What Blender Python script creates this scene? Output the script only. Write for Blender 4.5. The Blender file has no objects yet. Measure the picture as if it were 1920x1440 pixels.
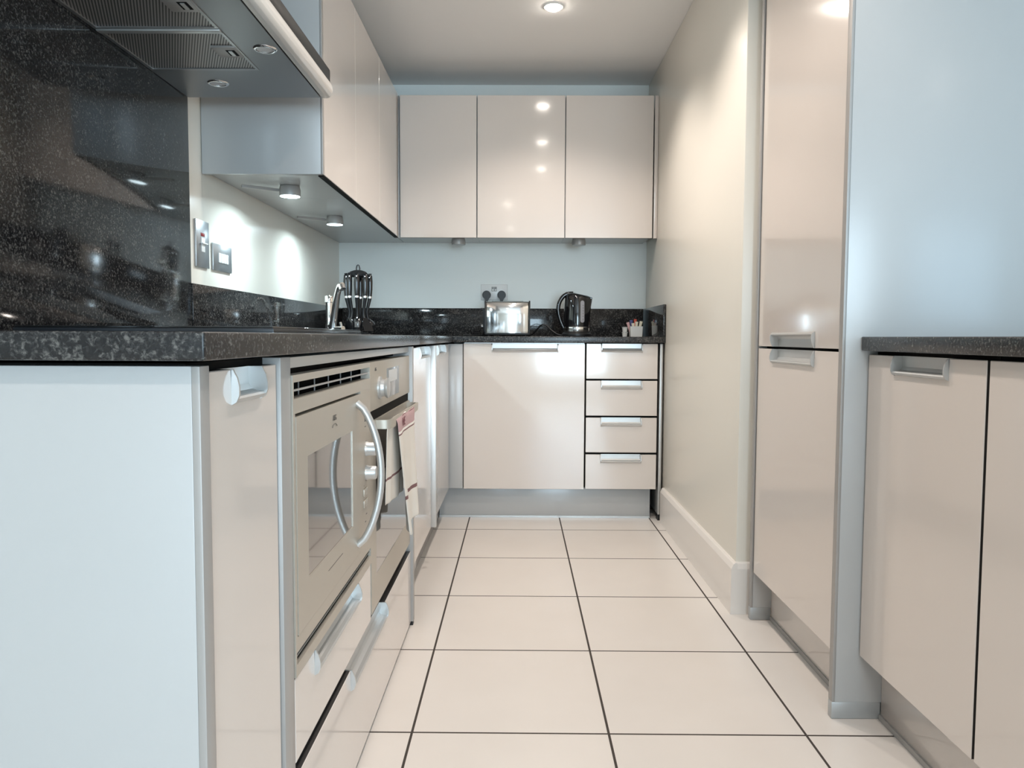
import bpy, bmesh, math, random
from mathutils import Vector, Matrix
random.seed(7)
PI = math.pi
C = bpy.context.scene.collection
S = bpy.context.scene

# ------------------------------------------------------------------ camera
cam_data = bpy.data.cameras.new('camera')
cam = bpy.data.objects.new('camera', cam_data); C.objects.link(cam)
cam_data.sensor_fit = 'HORIZONTAL'; cam_data.sensor_width = 36.0
cam_data.lens = 36.0 * 1450.0 / 1920.0
cam_data.clip_start = 0.02; cam_data.clip_end = 60
PITCH, YAW, ROLL = -0.0605, 0.0075, 0.0042
cam.matrix_world = (Matrix.Translation((0, 0, 0.9)) @ Matrix.Rotation(YAW, 4, 'Z')
                    @ Matrix.Rotation(PI / 2 + PITCH, 4, 'X') @ Matrix.Rotation(ROLL, 4, 'Z'))
S.camera = cam

# ------------------------------------------------------------------ exposure, world
S.view_settings.view_transform = 'Standard'
S.view_settings.look = 'None'
S.view_settings.exposure = 0.0
S.view_settings.gamma = 1.0
S.view_settings.use_curve_mapping = False
W = bpy.data.worlds.new('world'); S.world = W; W.use_nodes = True
bg = W.node_tree.nodes['Background']
bg.inputs[0].default_value = (0.62, 0.80, 1.0, 1); bg.inputs[1].default_value = 1.0

def area_light(name, loc, rot, sx, sy, power, col):
    d = bpy.data.lights.new(name, 'AREA'); d.shape = 'RECTANGLE'; d.size = sx; d.size_y = sy
    d.energy = power; d.color = col
    o = bpy.data.objects.new(name, d); C.objects.link(o); o.location = loc; o.rotation_euler = rot
    return o
# daylight through the windows of the open-plan room behind the camera
area_light('window_daylight', (0.875, -4.42, 1.2), (PI / 2, 0, 0), 1.15, 1.7, 135, (0.66, 0.86, 1.0))
area_light('window_daylight', (3.85, -4.42, 1.2), (PI / 2, 0, 0), 2.5, 1.7, 85, (0.52, 0.79, 1.0))
WARM = (1.0, 0.90, 0.82)
COOL = (0.72, 0.92, 1.0)
SPOT_POWER = 34
LED_POWER = 3.8

# ------------------------------------------------------------------ materials
def mat(name, col, rough=0.5, metal=0.0, coat=0.0, emit=None, strength=1.0, spec=0.5, trans=0.0, ior=1.5, cr=0.06):
    m = bpy.data.materials.new(name); m.use_nodes = True
    b = m.node_tree.nodes['Principled BSDF']
    b.inputs['Base Color'].default_value = (*col, 1)
    b.inputs['Roughness'].default_value = rough
    b.inputs['Metallic'].default_value = metal
    b.inputs['Coat Weight'].default_value = coat
    b.inputs['Coat Roughness'].default_value = cr
    b.inputs['Specular IOR Level'].default_value = spec
    b.inputs['Transmission Weight'].default_value = trans
    b.inputs['IOR'].default_value = ior
    if emit:
        b.inputs['Emission Color'].default_value = (*emit, 1)
        b.inputs['Emission Strength'].default_value = strength
    return m
def nodes_of(m):
    return m.node_tree.nodes, m.node_tree.links, m.node_tree.nodes['Principled BSDF']
def add_noise_bump(m, scale, strength, dist=0.001, stretch=None):
    N, L, b = nodes_of(m)
    tc = N.new('ShaderNodeNewGeometry'); mp = N.new('ShaderNodeMapping')
    if stretch: mp.inputs['Scale'].default_value = stretch
    no = N.new('ShaderNodeTexNoise'); no.inputs['Scale'].default_value = scale; no.inputs['Detail'].default_value = 3
    bp = N.new('ShaderNodeBump'); bp.inputs['Strength'].default_value = strength; bp.inputs['Distance'].default_value = dist
    L.new(tc.outputs['Position'], mp.inputs['Vector']); L.new(mp.outputs['Vector'], no.inputs['Vector'])
    L.new(no.outputs['Fac'], bp.inputs['Height']); L.new(bp.outputs['Normal'], b.inputs['Normal'])
    return m
def vary(m, c1, c2, scale, detail=2):
    N, L, b = nodes_of(m)
    tc = N.new('ShaderNodeNewGeometry')
    no = N.new('ShaderNodeTexNoise'); no.inputs['Scale'].default_value = scale; no.inputs['Detail'].default_value = detail
    mx = N.new('ShaderNodeMix'); mx.data_type = 'RGBA'
    mx.inputs[6].default_value = (*c1, 1); mx.inputs[7].default_value = (*c2, 1)
    L.new(tc.outputs['Position'], no.inputs['Vector']); L.new(no.outputs['Fac'], mx.inputs[0])
    L.new(mx.outputs[2], b.inputs['Base Color'])
    return m

M = {}
M['door'] = add_noise_bump(mat('beige_gloss_laminate', (0.67, 0.605, 0.555), 0.13, coat=0.4), 7, 0.02, 0.004)
M['panel'] = add_noise_bump(mat('pale_grey_laminate', (0.46, 0.462, 0.458), 0.42, coat=0.6, cr=0.2), 7, 0.015, 0.004)
M['alu'] = mat('anodised_aluminium', (0.56, 0.56, 0.55), 0.34, 0.6)
M['aluedge'] = mat('grey_aluminium_edging', (0.38, 0.365, 0.35), 0.4, 0.2)
M['dark'] = mat('dark_gap', (0.008, 0.0075, 0.007), 0.7, spec=0.1)
M['carcass'] = mat('gap_shade_carcass', (0.015, 0.014, 0.013), 0.8, spec=0.1)  # near-black, the shade of the gaps put into the board colour
M['wall'] = add_noise_bump(mat('cream_satin_paint', (0.80, 0.76, 0.68), 0.28), 60, 0.06, 0.001)
M['wallcoollit'] = add_noise_bump(mat('cool_lit_satin_paint', (0.87, 0.91, 0.89), 0.36), 60, 0.06, 0.001)  # cool light falling on the back wall put into the paint colour
M['wallplain'] = mat('white_paint', (0.78, 0.76, 0.72), 0.6)
M['ceiling'] = mat('ceiling_paint', (0.90, 0.885, 0.87), 0.7)
M['skirt'] = mat('white_gloss_woodwork', (0.80, 0.75, 0.70), 0.22)
M['champ'] = add_noise_bump(mat('champagne_steel', (0.50, 0.455, 0.39), 0.38, 0.45), 300, 0.03, 0.0005, (1, 0.02, 1))
M['steel'] = add_noise_bump(mat('brushed_steel', (0.42, 0.42, 0.42), 0.33, 0.9), 300, 0.04, 0.0005, (0.03, 1, 1))
M['hoodgrey'] = mat('hood_grey_metal', (0.30, 0.305, 0.31), 0.36, 0.7)
M['chrome'] = mat('chrome', (0.82, 0.82, 0.82), 0.06, 1.0)
M['toaster'] = mat('polished_steel', (0.86, 0.86, 0.85), 0.10, 1.0)
M['black'] = mat('black_plastic', (0.010, 0.010, 0.011), 0.4)
M['blackgloss'] = mat('black_gloss_plastic', (0.008, 0.008, 0.009), 0.07, coat=0.5)
M['blackglass'] = mat('black_glass', (0.010, 0.011, 0.012), 0.04, coat=0.6)
M['ovenglass'] = mat('tinted_oven_glass', (0.035, 0.033, 0.031), 0.03, coat=1.0, spec=1.0)
M['display'] = mat('grey_display', (0.30, 0.31, 0.31), 0.15)
M['displaypatch'] = mat('pale_display_patch', (0.52, 0.53, 0.52), 0.3)
M['visor'] = mat('satin_visor_metal', (0.72, 0.69, 0.65), 0.35, 0.2)
M['switchplate'] = mat('satin_switch_plate', (0.42, 0.44, 0.46), 0.30, 0.85)
M['white'] = mat('white_plastic', (0.82, 0.82, 0.80), 0.3)
M['socketplate'] = mat('reflection_white_plate', (0.88, 0.90, 0.90), 0.25, 0.0)  # white reflection on the plate put into its base colour
M['red'] = mat('red_plastic', (0.25, 0.01, 0.012), 0.3)
M['rim'] = mat('dark_rim', (0.03, 0.034, 0.04), 0.25, 0.3)
M['ledoff'] = mat('unlit_lens', (0.45, 0.47, 0.47), 0.3)
M['gauge'] = mat('smoky_gauge', (0.30, 0.30, 0.32), 0.3)
M['ink'] = mat('grey_ink', (0.10, 0.09, 0.08), 0.5)
M['ledglass'] = mat('led_lens', (0.9, 0.95, 1.0), 0.3, emit=(0.75, 0.93, 1.0), strength=7)
M['bulb'] = mat('downlight_bulb', (1, 0.95, 0.85), 0.3, emit=(1.0, 0.92, 0.82), strength=70)
M['lampglass'] = mat('frosted_lamp_glass', (0.62, 0.62, 0.63), 0.2, 0.1)
M['porcelain'] = mat('white_tub_plastic', (0.72, 0.71, 0.67), 0.35)
M['sachet'] = mat('cream_paper', (0.70, 0.66, 0.52), 0.6)
M['sachetpink'] = mat('pink_paper', (0.60, 0.36, 0.36), 0.6)
M['sachetred'] = mat('red_paper', (0.50, 0.07, 0.04), 0.6)
M['sachetblue'] = mat('dark_blue_paper', (0.06, 0.07, 0.20), 0.6)
M['winframe'] = mat('white_window_frame', (0.8, 0.8, 0.8), 0.4)
M['glass'] = mat('window_glass', (1, 1, 1), 0.0, trans=1.0, ior=1.45)
M['sofa'] = mat('grey_living_wall', (0.5, 0.5, 0.5), 0.7)

def granite(name, rough, spec):
    m = mat(name, (0.02, 0.02, 0.02), rough, spec=spec)
    N, L, b = nodes_of(m)
    g = N.new('ShaderNodeNewGeometry')
    n1 = N.new('ShaderNodeTexNoise'); n1.inputs['Scale'].default_value = 190; n1.inputs['Detail'].default_value = 4
    n1.inputs['Roughness'].default_value = 0.62; n1.inputs['Distortion'].default_value = 0.5
    n2 = N.new('ShaderNodeTexNoise'); n2.inputs['Scale'].default_value = 22; n2.inputs['Detail'].default_value = 2
    v = N.new('ShaderNodeTexVoronoi'); v.inputs['Scale'].default_value = 330
    r1 = N.new('ShaderNodeValToRGB'); e = r1.color_ramp.elements
    e[0].position = 0.46; e[0].color = (0.011, 0.011, 0.012, 1); e[1].position = 0.68; e[1].color = (0.125, 0.12, 0.112, 1)
    k = r1.color_ramp.elements.new(0.55); k.color = (0.032, 0.032, 0.032, 1)
    r2 = N.new('ShaderNodeValToRGB'); e = r2.color_ramp.elements
    e[0].position = 0.0; e[0].color = (0.10, 0.10, 0.095, 1); e[1].position = 0.10; e[1].color = (0, 0, 0, 1)
    ml = N.new('ShaderNodeMath'); ml.operation = 'MULTIPLY_ADD'; ml.inputs[1].default_value = 0.16; ml.inputs[2].default_value = -0.08
    ad = N.new('ShaderNodeMath'); ad.operation = 'ADD'
    mx = N.new('ShaderNodeMix'); mx.data_type = 'RGBA'; mx.blend_type = 'ADD'; mx.inputs[0].default_value = 0.6
    for n in (n1, n2, v): L.new(g.outputs['Position'], n.inputs['Vector'])
    L.new(n2.outputs['Fac'], ml.inputs[0]); L.new(ml.outputs[0], ad.inputs[0]); L.new(n1.outputs['Fac'], ad.inputs[1])
    L.new(ad.outputs[0], r1.inputs['Fac']); L.new(v.outputs['Distance'], r2.inputs['Fac'])
    L.new(r1.outputs['Color'], mx.inputs[6]); L.new(r2.outputs['Color'], mx.inputs[7]); L.new(mx.outputs[2], b.inputs['Base Color'])
    return m
M['edging'] = mat('dark_door_edging', (0.035, 0.032, 0.03), 0.5)
M['footcap'] = mat('grey_foot_cap', (0.42, 0.43, 0.43), 0.35, 0.2)
M['granite'] = granite('polished_black_granite', 0.075, 0.32)
M['granite_slab'] = granite('black_granite_worktop', 0.27, 0.5)

TX, TW, TY, TD = -0.2375, 0.4483, 1.7095, 0.4666
def tiles():
    m = mat('cream_floor_tile', (0.8, 0.7, 0.63), 0.32)
    N, L, b = nodes_of(m)
    g = N.new('ShaderNodeNewGeometry'); sp = N.new('ShaderNodeSeparateXYZ'); L.new(g.outputs['Position'], sp.inputs[0])
    ms = []
    for ax, o, w in (('X', TX, TW), ('Y', TY, TD)):
        a = N.new('ShaderNodeMath'); a.operation = 'SUBTRACT'; a.inputs[1].default_value = o - w * 20 - w / 2
        L.new(sp.outputs[ax], a.inputs[0])
        d = N.new('ShaderNodeMath'); d.operation = 'MODULO'; d.inputs[1].default_value = w; L.new(a.outputs[0], d.inputs[0])
        s = N.new('ShaderNodeMath'); s.operation = 'SUBTRACT'; s.inputs[1].default_value = w / 2; L.new(d.outputs[0], s.inputs[0])
        ab = N.new('ShaderNodeMath'); ab.operation = 'ABSOLUTE'; L.new(s.outputs[0], ab.inputs[0])
        lt = N.new('ShaderNodeMath'); lt.operation = 'LESS_THAN'; lt.inputs[1].default_value = 0.0029; L.new(ab.outputs[0], lt.inputs[0])
        ms.append(lt)
    mxx = N.new('ShaderNodeMath'); mxx.operation = 'MAXIMUM'; L.new(ms[0].outputs[0], mxx.inputs[0]); L.new(ms[1].outputs[0], mxx.inputs[1])
    n = N.new('ShaderNodeTexNoise'); n.inputs['Scale'].default_value = 5; n.inputs['Detail'].default_value = 5; L.new(g.outputs['Position'], n.inputs['Vector'])
    c = N.new('ShaderNodeMix'); c.data_type = 'RGBA'; c.inputs[6].default_value = (0.71, 0.655, 0.605, 1); c.inputs[7].default_value = (0.77, 0.715, 0.665, 1)
    L.new(n.outputs['Fac'], c.inputs[0])
    o = N.new('ShaderNodeMix'); o.data_type = 'RGBA'; o.inputs[7].default_value = (0.045, 0.034, 0.027, 1)
    L.new(mxx.outputs[0], o.inputs[0]); L.new(c.outputs[2], o.inputs[6]); L.new(o.outputs[2], b.inputs['Base Color'])
    r = N.new('ShaderNodeMix'); r.inputs[2].default_value = 0.30; r.inputs[3].default_value = 0.8
    L.new(mxx.outputs[0], r.inputs[0]); L.new(r.outputs[0], b.inputs['Roughness'])
    bp = N.new('ShaderNodeBump'); bp.invert = True; bp.inputs['Strength'].default_value = 0.4; bp.inputs['Distance'].default_value = 0.002
    L.new(mxx.outputs[0], bp.inputs['Height']); L.new(bp.outputs['Normal'], b.inputs['Normal'])
    return m
M['tile'] = tiles()

def mesh_filter():
    m = mat('ribbed_filter_mesh', (0.30, 0.28, 0.265), 0.4, 0.6)
    N, L, b = nodes_of(m)
    g = N.new('ShaderNodeNewGeometry'); w = N.new('ShaderNodeTexWave'); w.wave_type = 'BANDS'; w.bands_direction = 'X'
    w.inputs['Scale'].default_value = 50; w.inputs['Distortion'].default_value = 0.0
    r = N.new('ShaderNodeValToRGB'); e = r.color_ramp.elements
    e[0].position = 0.2; e[0].color = (0.08, 0.075, 0.07, 1); e[1].position = 0.75; e[1].color = (0.45, 0.42, 0.40, 1)
    mp = N.new('ShaderNodeMapping'); mp.inputs['Rotation'].default_value = (0, 0, -0.42)
    L.new(g.outputs['Position'], mp.inputs['Vector']); L.new(mp.outputs['Vector'], w.inputs['Vector'])
    L.new(w.outputs['Fac'], r.inputs['Fac']); L.new(r.outputs['Color'], b.inputs['Base Color'])
    return m
M['filter'] = mesh_filter()

def cloth_mat():
    # printed tea towel: cream linen, bands set out along the towel's own length (UV y, metres from the hem)
    m = mat('tea_towel_linen', (0.78, 0.74, 0.68), 0.9)
    N, L, b = nodes_of(m)
    uv = N.new('ShaderNodeUVMap'); uv.uv_map = 'UVMap'; sp = N.new('ShaderNodeSeparateXYZ'); L.new(uv.outputs['UV'], sp.inputs[0])
    r = N.new('ShaderNodeValToRGB'); r.color_ramp.interpolation = 'CONSTANT'
    cream = (0.74, 0.69, 0.62, 1); maroon = (0.20, 0.10, 0.10, 1); pink = (0.50, 0.33, 0.33, 1); white = (0.85, 0.80, 0.74, 1)
    stops = [(0.0, cream), (0.315, maroon), (0.345, cream), (0.842, maroon), (0.852, white), (0.872, pink), (0.972, maroon), (0.98, white)]
    e = r.color_ramp.elements
    e[0].position = 0; e[0].color = cream; e[1].position = stops[-1][0]; e[1].color = stops[-1][1]
    for p, c in stops[1:-1]:
        k = e.new(p); k.color = c
    L.new(sp.outputs['Y'], r.inputs['Fac']); L.new(r.outputs['Color'], b.inputs['Base Color'])
    n = N.new('ShaderNodeTexNoise'); n.inputs['Scale'].default_value = 700
    bp = N.new('ShaderNodeBump'); bp.inputs['Strength'].default_value = 0.3; bp.inputs['Distance'].default_value = 0.001
    g = N.new('ShaderNodeNewGeometry'); L.new(g.outputs['Position'], n.inputs['Vector'])
    L.new(n.outputs['Fac'], bp.inputs['Height']); L.new(bp.outputs['Normal'], b.inputs['Normal'])
    return m
M['towel'] = cloth_mat()

# ------------------------------------------------------------------ mesh helpers
def T_W(u, v, w): return (u, v, w)                       # world x, y, z
def T_N(Y0): return lambda u, v, w: (u, Y0 - w, v)       # faces the camera side (-Y): u = x, v = z, w outward
def T_L(X0): return lambda u, v, w: (X0 + w, u, v)       # left run, faces +X: u = y
def T_R(X0): return lambda u, v, w: (X0 - w, u, v)       # right run, faces -X: u = y

class MB:
    def __init__(s, T=T_W): s.bm = bmesh.new(); s.T = T
    def box(s, u0, u1, v0, v1, w0, w1, bev=0.0, seg=2):
        P = [(u, v, w) for u in (u0, u1) for v in (v0, v1) for w in (w0, w1)]
        vs = [s.bm.verts.new(s.T(*p)) for p in P]
        fs = [s.bm.faces.new([vs[i] for i in q]) for q in ((0, 1, 3, 2), (4, 6, 7, 5), (0, 4, 5, 1), (2, 3, 7, 6), (0, 2, 6, 4), (1, 5, 7, 3))]
        if bev:
            ed = list({e for f in fs for e in f.edges})
            bmesh.ops.bevel(s.bm, geom=ed, offset=bev, segments=seg, affect='EDGES', profile=0.5)
        return s
    def prism(s, pts, a0, a1, axis='w', bev=0.0):
        # pts: polygon in the two other coordinates, extruded along axis
        def mk(p, a):
            if axis == 'w': return (p[0], p[1], a)
            if axis == 'u': return (a, p[0], p[1])
            return (p[0], a, p[1])
        A = [s.bm.verts.new(s.T(*mk(p, a0))) for p in pts]; B = [s.bm.verts.new(s.T(*mk(p, a1))) for p in pts]
        n = len(pts); fs = [s.bm.faces.new(A), s.bm.faces.new(B)]
        for i in range(n): fs.append(s.bm.faces.new((A[i], A[(i + 1) % n], B[(i + 1) % n], B[i])))
        if bev:
            ed = list({e for f in fs for e in f.edges})
            bmesh.ops.bevel(s.bm, geom=ed, offset=bev, segments=1, affect='EDGES')
        return s
    def tube(s, pts, r, seg=12, flat=None, cap=True, rect=False):
        # pts in world coordinates; r number or list; flat=(ru, rv, upvector) for elliptical section
        pts = [Vector(p) for p in pts]; n = len(pts); rs = r if isinstance(r, (list, tuple)) else [r] * n
        rings = []; prev = None
        for i, p in enumerate(pts):
            t = (pts[min(i + 1, n - 1)] - pts[max(i - 1, 0)]).normalized()
            if flat: up = Vector(flat[2])
            else: up = prev if prev is not None else (Vector((0, 0, 1)) if abs(t.z) < 0.9 else Vector((1, 0, 0)))
            a = (up - t * up.dot(t)).normalized(); b = t.cross(a); prev = a
            ring = []
            for k in range(seg):
                c, d = math.cos(2 * PI * k / seg), math.sin(2 * PI * k / seg)
                if rect: c, d = ((1, 1), (-1, 1), (-1, -1), (1, -1))[k]
                if flat: q = p + a * (flat[0] * c) + b * (flat[1] * d)
                else: q = p + a * (rs[i] * c) + b * (rs[i] * d)
                ring.append(s.bm.verts.new(q))
            rings.append(ring)
        for i in range(n - 1):
            for k in range(seg):
                s.bm.faces.new((rings[i][k], rings[i][(k + 1) % seg], rings[i + 1][(k + 1) % seg], rings[i + 1][k]))
        if cap: s.bm.faces.new(rings[0]); s.bm.faces.new(rings[-1])
        return s
    def lathe(s, prof, org=(0, 0, 0), axis='z', seg=28, sx=1.0, sy=1.0):
        # prof: list of (radius, height) along axis
        O = Vector(org); rings = []
        def P(a, b, h):
            if axis == 'z': return O + Vector((a * sx, b * sy, h))
            if axis == 'y': return O + Vector((a * sx, h, b * sy))
            return O + Vector((h, a * sx, b * sy))
        for r, h in prof:
            if r < 1e-6: rings.append([s.bm.verts.new(P(0, 0, h))])
            else: rings.append([s.bm.verts.new(P(r * math.cos(2 * PI * k / seg), r * math.sin(2 * PI * k / seg), h)) for k in range(seg)])
        for i in range(len(rings) - 1):
            A, B = rings[i], rings[i + 1]
            for k in range(seg):
                j = (k + 1) % seg
                if len(A) == 1 and len(B) == 1: continue
                if len(A) == 1: s.bm.faces.new((A[0], B[j], B[k]))
                elif len(B) == 1: s.bm.faces.new((A[k], A[j], B[0]))
                else: s.bm.faces.new((A[k], A[j], B[j], B[k]))
        if len(rings[0]) > 1: s.bm.faces.new(rings[0])
        if len(rings[-1]) > 1: s.bm.faces.new(rings[-1])
        return s
    def build(s, name, m, parent=None, smooth=True, ang=35):
        bmesh.ops.recalc_face_normals(s.bm, faces=s.bm.faces[:])
        me = bpy.data.meshes.new(name); s.bm.to_mesh(me); s.bm.free()
        ms = m if isinstance(m, (list, tuple)) else [m]
        for x in ms: me.materials.append(x)
        if smooth and len(me.polygons):
            me.shade_smooth(); me.set_sharp_from_angle(angle=math.radians(ang))
        o = bpy.data.objects.new(name, me); C.objects.link(o)
        if parent is not None:
            o.parent = parent
            bpy.context.view_layer.update()
            o.matrix_parent_inverse = parent.matrix_world.inverted()
        return o
def thing(name, label, cat, loc=(0, 0, 0), group=None):
    o = bpy.data.objects.new(name, None); C.objects.link(o); o.location = loc
    o.empty_display_size = 0.05
    o['label'] = label; o['category'] = cat
    if group: o['group'] = group
    return o
def tag(o, label, cat, group=None):
    o['label'] = label; o['category'] = cat
    if group: o['group'] = group
    return o
def struct(o, label=None):
    o['kind'] = 'structure'
    if label: o['label'] = label
    return o
def text_obj(name, body, size, m, parent, mtx, extrude=0.0003):
    cu = bpy.data.curves.new(name, 'FONT'); cu.body = body; cu.size = size; cu.extrude = extrude
    cu.align_x = 'CENTER'; cu.align_y = 'CENTER'
    t = bpy.data.objects.new(name, cu); C.objects.link(t)
    bpy.context.view_layer.update()
    dg = bpy.context.evaluated_depsgraph_get()
    me = bpy.data.meshes.new_from_object(t.evaluated_get(dg)); me.transform(mtx)
    bpy.data.objects.remove(t, do_unlink=True); bpy.data.curves.remove(cu)
    me.materials.clear(); me.materials.append(m); me.name = name
    o = bpy.data.objects.new(name, me); C.objects.link(o)
    if parent is not None:
        o.parent = parent; bpy.context.view_layer.update(); o.matrix_parent_inverse = parent.matrix_world.inverted()
    return o

# ------------------------------------------------------------------ dimensions (metres)
YB, XL, XR, ZC = 4.364, -1.005, 0.716, 2.29
WT, WB = 0.9045, 0.8742
YFB = 3.775            # back base door plane
XFL = -0.337           # left door plane
XE = -0.333            # left panel edge plane

# ------------------------------------------------------------------ the room
struct(MB().box(-2.6, 5.6, -4.6, YB + .1, -.1, 0).build('floor', M['tile'], smooth=False))
struct(MB().box(-2.6, 5.6, -4.6, YB + .1, ZC, ZC + .1).build('ceiling', M['ceiling'], smooth=False))
struct(MB().box(-2.6, 5.6, YB, YB + .1, 0, ZC).build('wall_back', M['wallcoollit'], smooth=False))
struct(MB().box(XL - .12, XL, 0.55, YB, 0, ZC).build('wall_left', M['wall'], smooth=False))
wr = MB().box(XR, 1.6, 2.4976, YB, 0, ZC, 0.004, 2).build('wall_right', M['wall']); struct(wr)
# open-plan room behind the camera
struct(MB().box(-2.7, -2.6, -4.6, 0.65, 0, ZC).build('wall_far_left', M['wallplain'], smooth=False))
struct(MB().box(-2.6, XL - .12, 0.55, 0.65, 0, ZC).build('wall_return', M['wallplain'], smooth=False))
wf = MB()
WZ0, WZ1 = 0.35, 2.05
WINS = [(0.30, 1.45, []), (2.6, 5.1, [3.825])]
wf.box(-2.6, .30, -4.7, -4.6, 0, ZC).box(1.45, 2.6, -4.7, -4.6, 0, ZC).box(5.1, 5.6, -4.7, -4.6, 0, ZC)
for a, b, _ in WINS: wf.box(a, b, -4.7, -4.6, 0, WZ0).box(a, b, -4.7, -4.6, WZ1, ZC)
struct(wf.build('wall_front', M['wallplain'], smooth=False))
struct(MB().box(5.6, 5.7, -4.6, YB, 0, ZC).build('wall_far_right', M['wallplain'], smooth=False))
for n_w, (a, b, mull) in enumerate(WINS):
    f = MB()
    f.box(a, b, -4.68, -4.62, WZ0, WZ0 + .05).box(a, b, -4.68, -4.62, WZ1 - .05, WZ1)
    for x in [a, b - .05] + mull: f.box(x, x + .05, -4.68, -4.62, WZ0 + .05, WZ1 - .05)
    w1 = struct(f.build('window_%d' % (n_w + 1), M['winframe'], smooth=False))
    MB().box(a + .02, b - .02, -4.655, -4.645, WZ0 + .03, WZ1 - .03).build('pane', M['glass'], w1, smooth=False)
# skirting board along the right wall and round its end
b = MB()
def skirt_prof(d): return [(0, 0), (-d, 0), (-d, .150), (-d * .75, .160), (-d * .6, .166), (-d * .35, .170), (0, .170)]
d = .019
b.prism([(XR + p[0], p[1]) for p in skirt_prof(d)], 2.4976 - d, YFB - .035, axis='v')
prof = skirt_prof(d)
b2 = [(2.4976 + p[0], p[1]) for p in prof]
b.prism(b2, XR, .775, axis='u')
struct(b.build('baseboard_right', M['skirt'], ang=20))

# ------------------------------------------------------------------ kitchen fronts: helpers
def notch(u0, u1, v0, v1, n0=None, n1=None, nd=.034, at='top'):
    if n0 is None: return [(u0, v0), (u1, v0), (u1, v1), (u0, v1)]
    if at == 'top': return [(u0, v0), (u1, v0), (u1, v1), (n1, v1), (n1, v1 - nd), (n0, v1 - nd), (n0, v1), (u0, v1)]
    return [(u0, v0), (n0, v0), (n0, v0 + nd), (n1, v0 + nd), (n1, v0), (u1, v0), (u1, v1), (u0, v1)]
def handle(T, u0, u1, vt, vb, parent, flip=False, m='alu'):
    """cup pull let into the edge of a front: tray, rolled lip, two fin-shaped end caps"""
    h = MB(T); s = vt - vb; k = lambda t: vt - s * t       # t = 0 at the door's edge, 1 at the far lip
    th = .002
    inner = [(k(0), -.015), (k(.55), -.015), (k(.72), -.011), (k(.78), -.002), (k(.80), .005), (k(.86), .0075), (k(.97), .005), (k(1.0), .0005),
             (k(1.0), -.002), (k(.93), .001), (k(.86), .001), (k(.84), -.004), (k(.80), -.014), (k(.62), -.0172), (k(0), -.0172)]
    h.prism([(p[0], p[1]) for p in inner], u0 + .002, u1 - .002, axis='u')
    cap = [(k(0), -.0172), (k(0), .002), (k(.25), .007), (k(.5), .0095), (k(.75), .0095), (k(.95), .006), (k(1.03), .0005), (k(1.03), -.001), (k(.8), -.0172)]
    for a in (u0, u1 - .004): h.prism(cap, a, a + .004, axis='u')
    return h.build('handle', M[m], parent, smooth=False)
def front(T, name, u0, u1, v0, v1, parent, hn=None, at='top', th=.018, m='door', hm='alu'):
    d = MB(T)
    if hn: pts = notch(u0, u1, v0, v1, hn[0] - .0005, hn[1] + .0005, .036, at)
    else: pts = notch(u0, u1, v0, v1)
    d.prism(pts, -th, 0, axis='w', bev=.0012)
    o = d.build(name, [M[m], M['edging']], parent, ang=30)
    A0, A1 = Vector(T(0, 0, 0)), Vector(T(0, 0, 1)); wn = (A1 - A0).normalized()
    for p in o.data.polygons:
        if abs(p.normal.dot(wn)) < .3: p.material_index = 1
    if hn:
        if at == 'top': handle(T, hn[0], hn[1], v1, v1 - .041, o, m=hm)
        else: handle(T, hn[0], hn[1], v0, v0 + .041, o, m=hm)
    return o

# ------------------------------------------------------------------ left run: end cabinet
T = T_L(XFL)
c1 = thing('base_cabinet', 'narrow beige gloss base cabinet at the near end of the left worktop', 'cabinet', (-.66, .95, 0), 'base cabinets')
MB().box(XL + .002, XE - .008, .804, .8285, 0, WB - .006, .001).build('end_panel', M['panel'], c1)
MB().box(XE - .008, XE + .001, .8035, .829, 0, WB - .006, .001).build('edge_trim', M['aluedge'], c1)
MB().box(XL + .002, XFL - .021, .829, 1.0805, .10, WB - .004).build('carcass', M['carcass'], c1, smooth=False)
MB().box(XL + .02, -.40, .829, 1.0805, 0, .10).build('plinth', M['panel'], c1, smooth=False)
front(T, 'door', .8315, 1.074, .153, .8610, c1, (.905, 1.012))

# ------------------------------------------------------------------ left run: housing for microwave and oven
c2 = thing('appliance_housing', 'wide floor-standing housing of grey panels and beige drawers around microwave and oven', 'cabinet', (-.66, 1.75, 0))
MB().box(XL + .002, XE, 1.0825, 1.130, 0, WB - .004, .0015).build('side_panel', M['aluedge'], c2)
MB().box(XL + .002, -.322, 2.364, 2.386, .012, WB - .004, .0015).build('side_panel', M['aluedge'], c2)
MB().box(-.355, -.324, 2.365, 2.385, 0, .012).build('foot', M['black'], c2)
MB().box(XL + .002, XE - .002, 1.130, 2.364, .853, WB - .005, .001).build('top_rail', M['alu'], c2)
MB().box(XL + .002, XFL - .045, 1.130, 2.364, .842, .852).build('shelf', M['carcass'], c2, smooth=False)
MB().box(XL + .002, XFL - .022, 1.130, 1.731, .235, .383).build('carcass', M['carcass'], c2, smooth=False)
MB().box(XL + .002, XFL - .022, 1.731, 2.364, .02, .258).build('carcass', M['carcass'], c2, smooth=False)
MB().box(XL + .002, XFL - .022, 1.130, 1.731, .02, .234).build('carcass', M['carcass'], c2, smooth=False)
T = T_L(XE)
front(T, 'drawer', 1.132, 1.7275, .2535, .3835, c2, (1.243, 1.590))
front(T_L(XE + .003), 'drawer', 1.133, 2.360, .012, .236, c2, (1.500, 1.900))

# ------------------------------------------------------------------ microwave
mw = thing('microwave', 'built-in champagne steel microwave with curved bar handle on the left run', 'microwave', (-.6, 1.43, .39))
MB().box(-.80, XE - .075, 1.140, 1.725, .392, .838).build('casing', M['dark'], mw, smooth=False)
T = T_L(XE + .002)
fa = MB(T); Y0, Y1 = 1.1325, 1.7285
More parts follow.
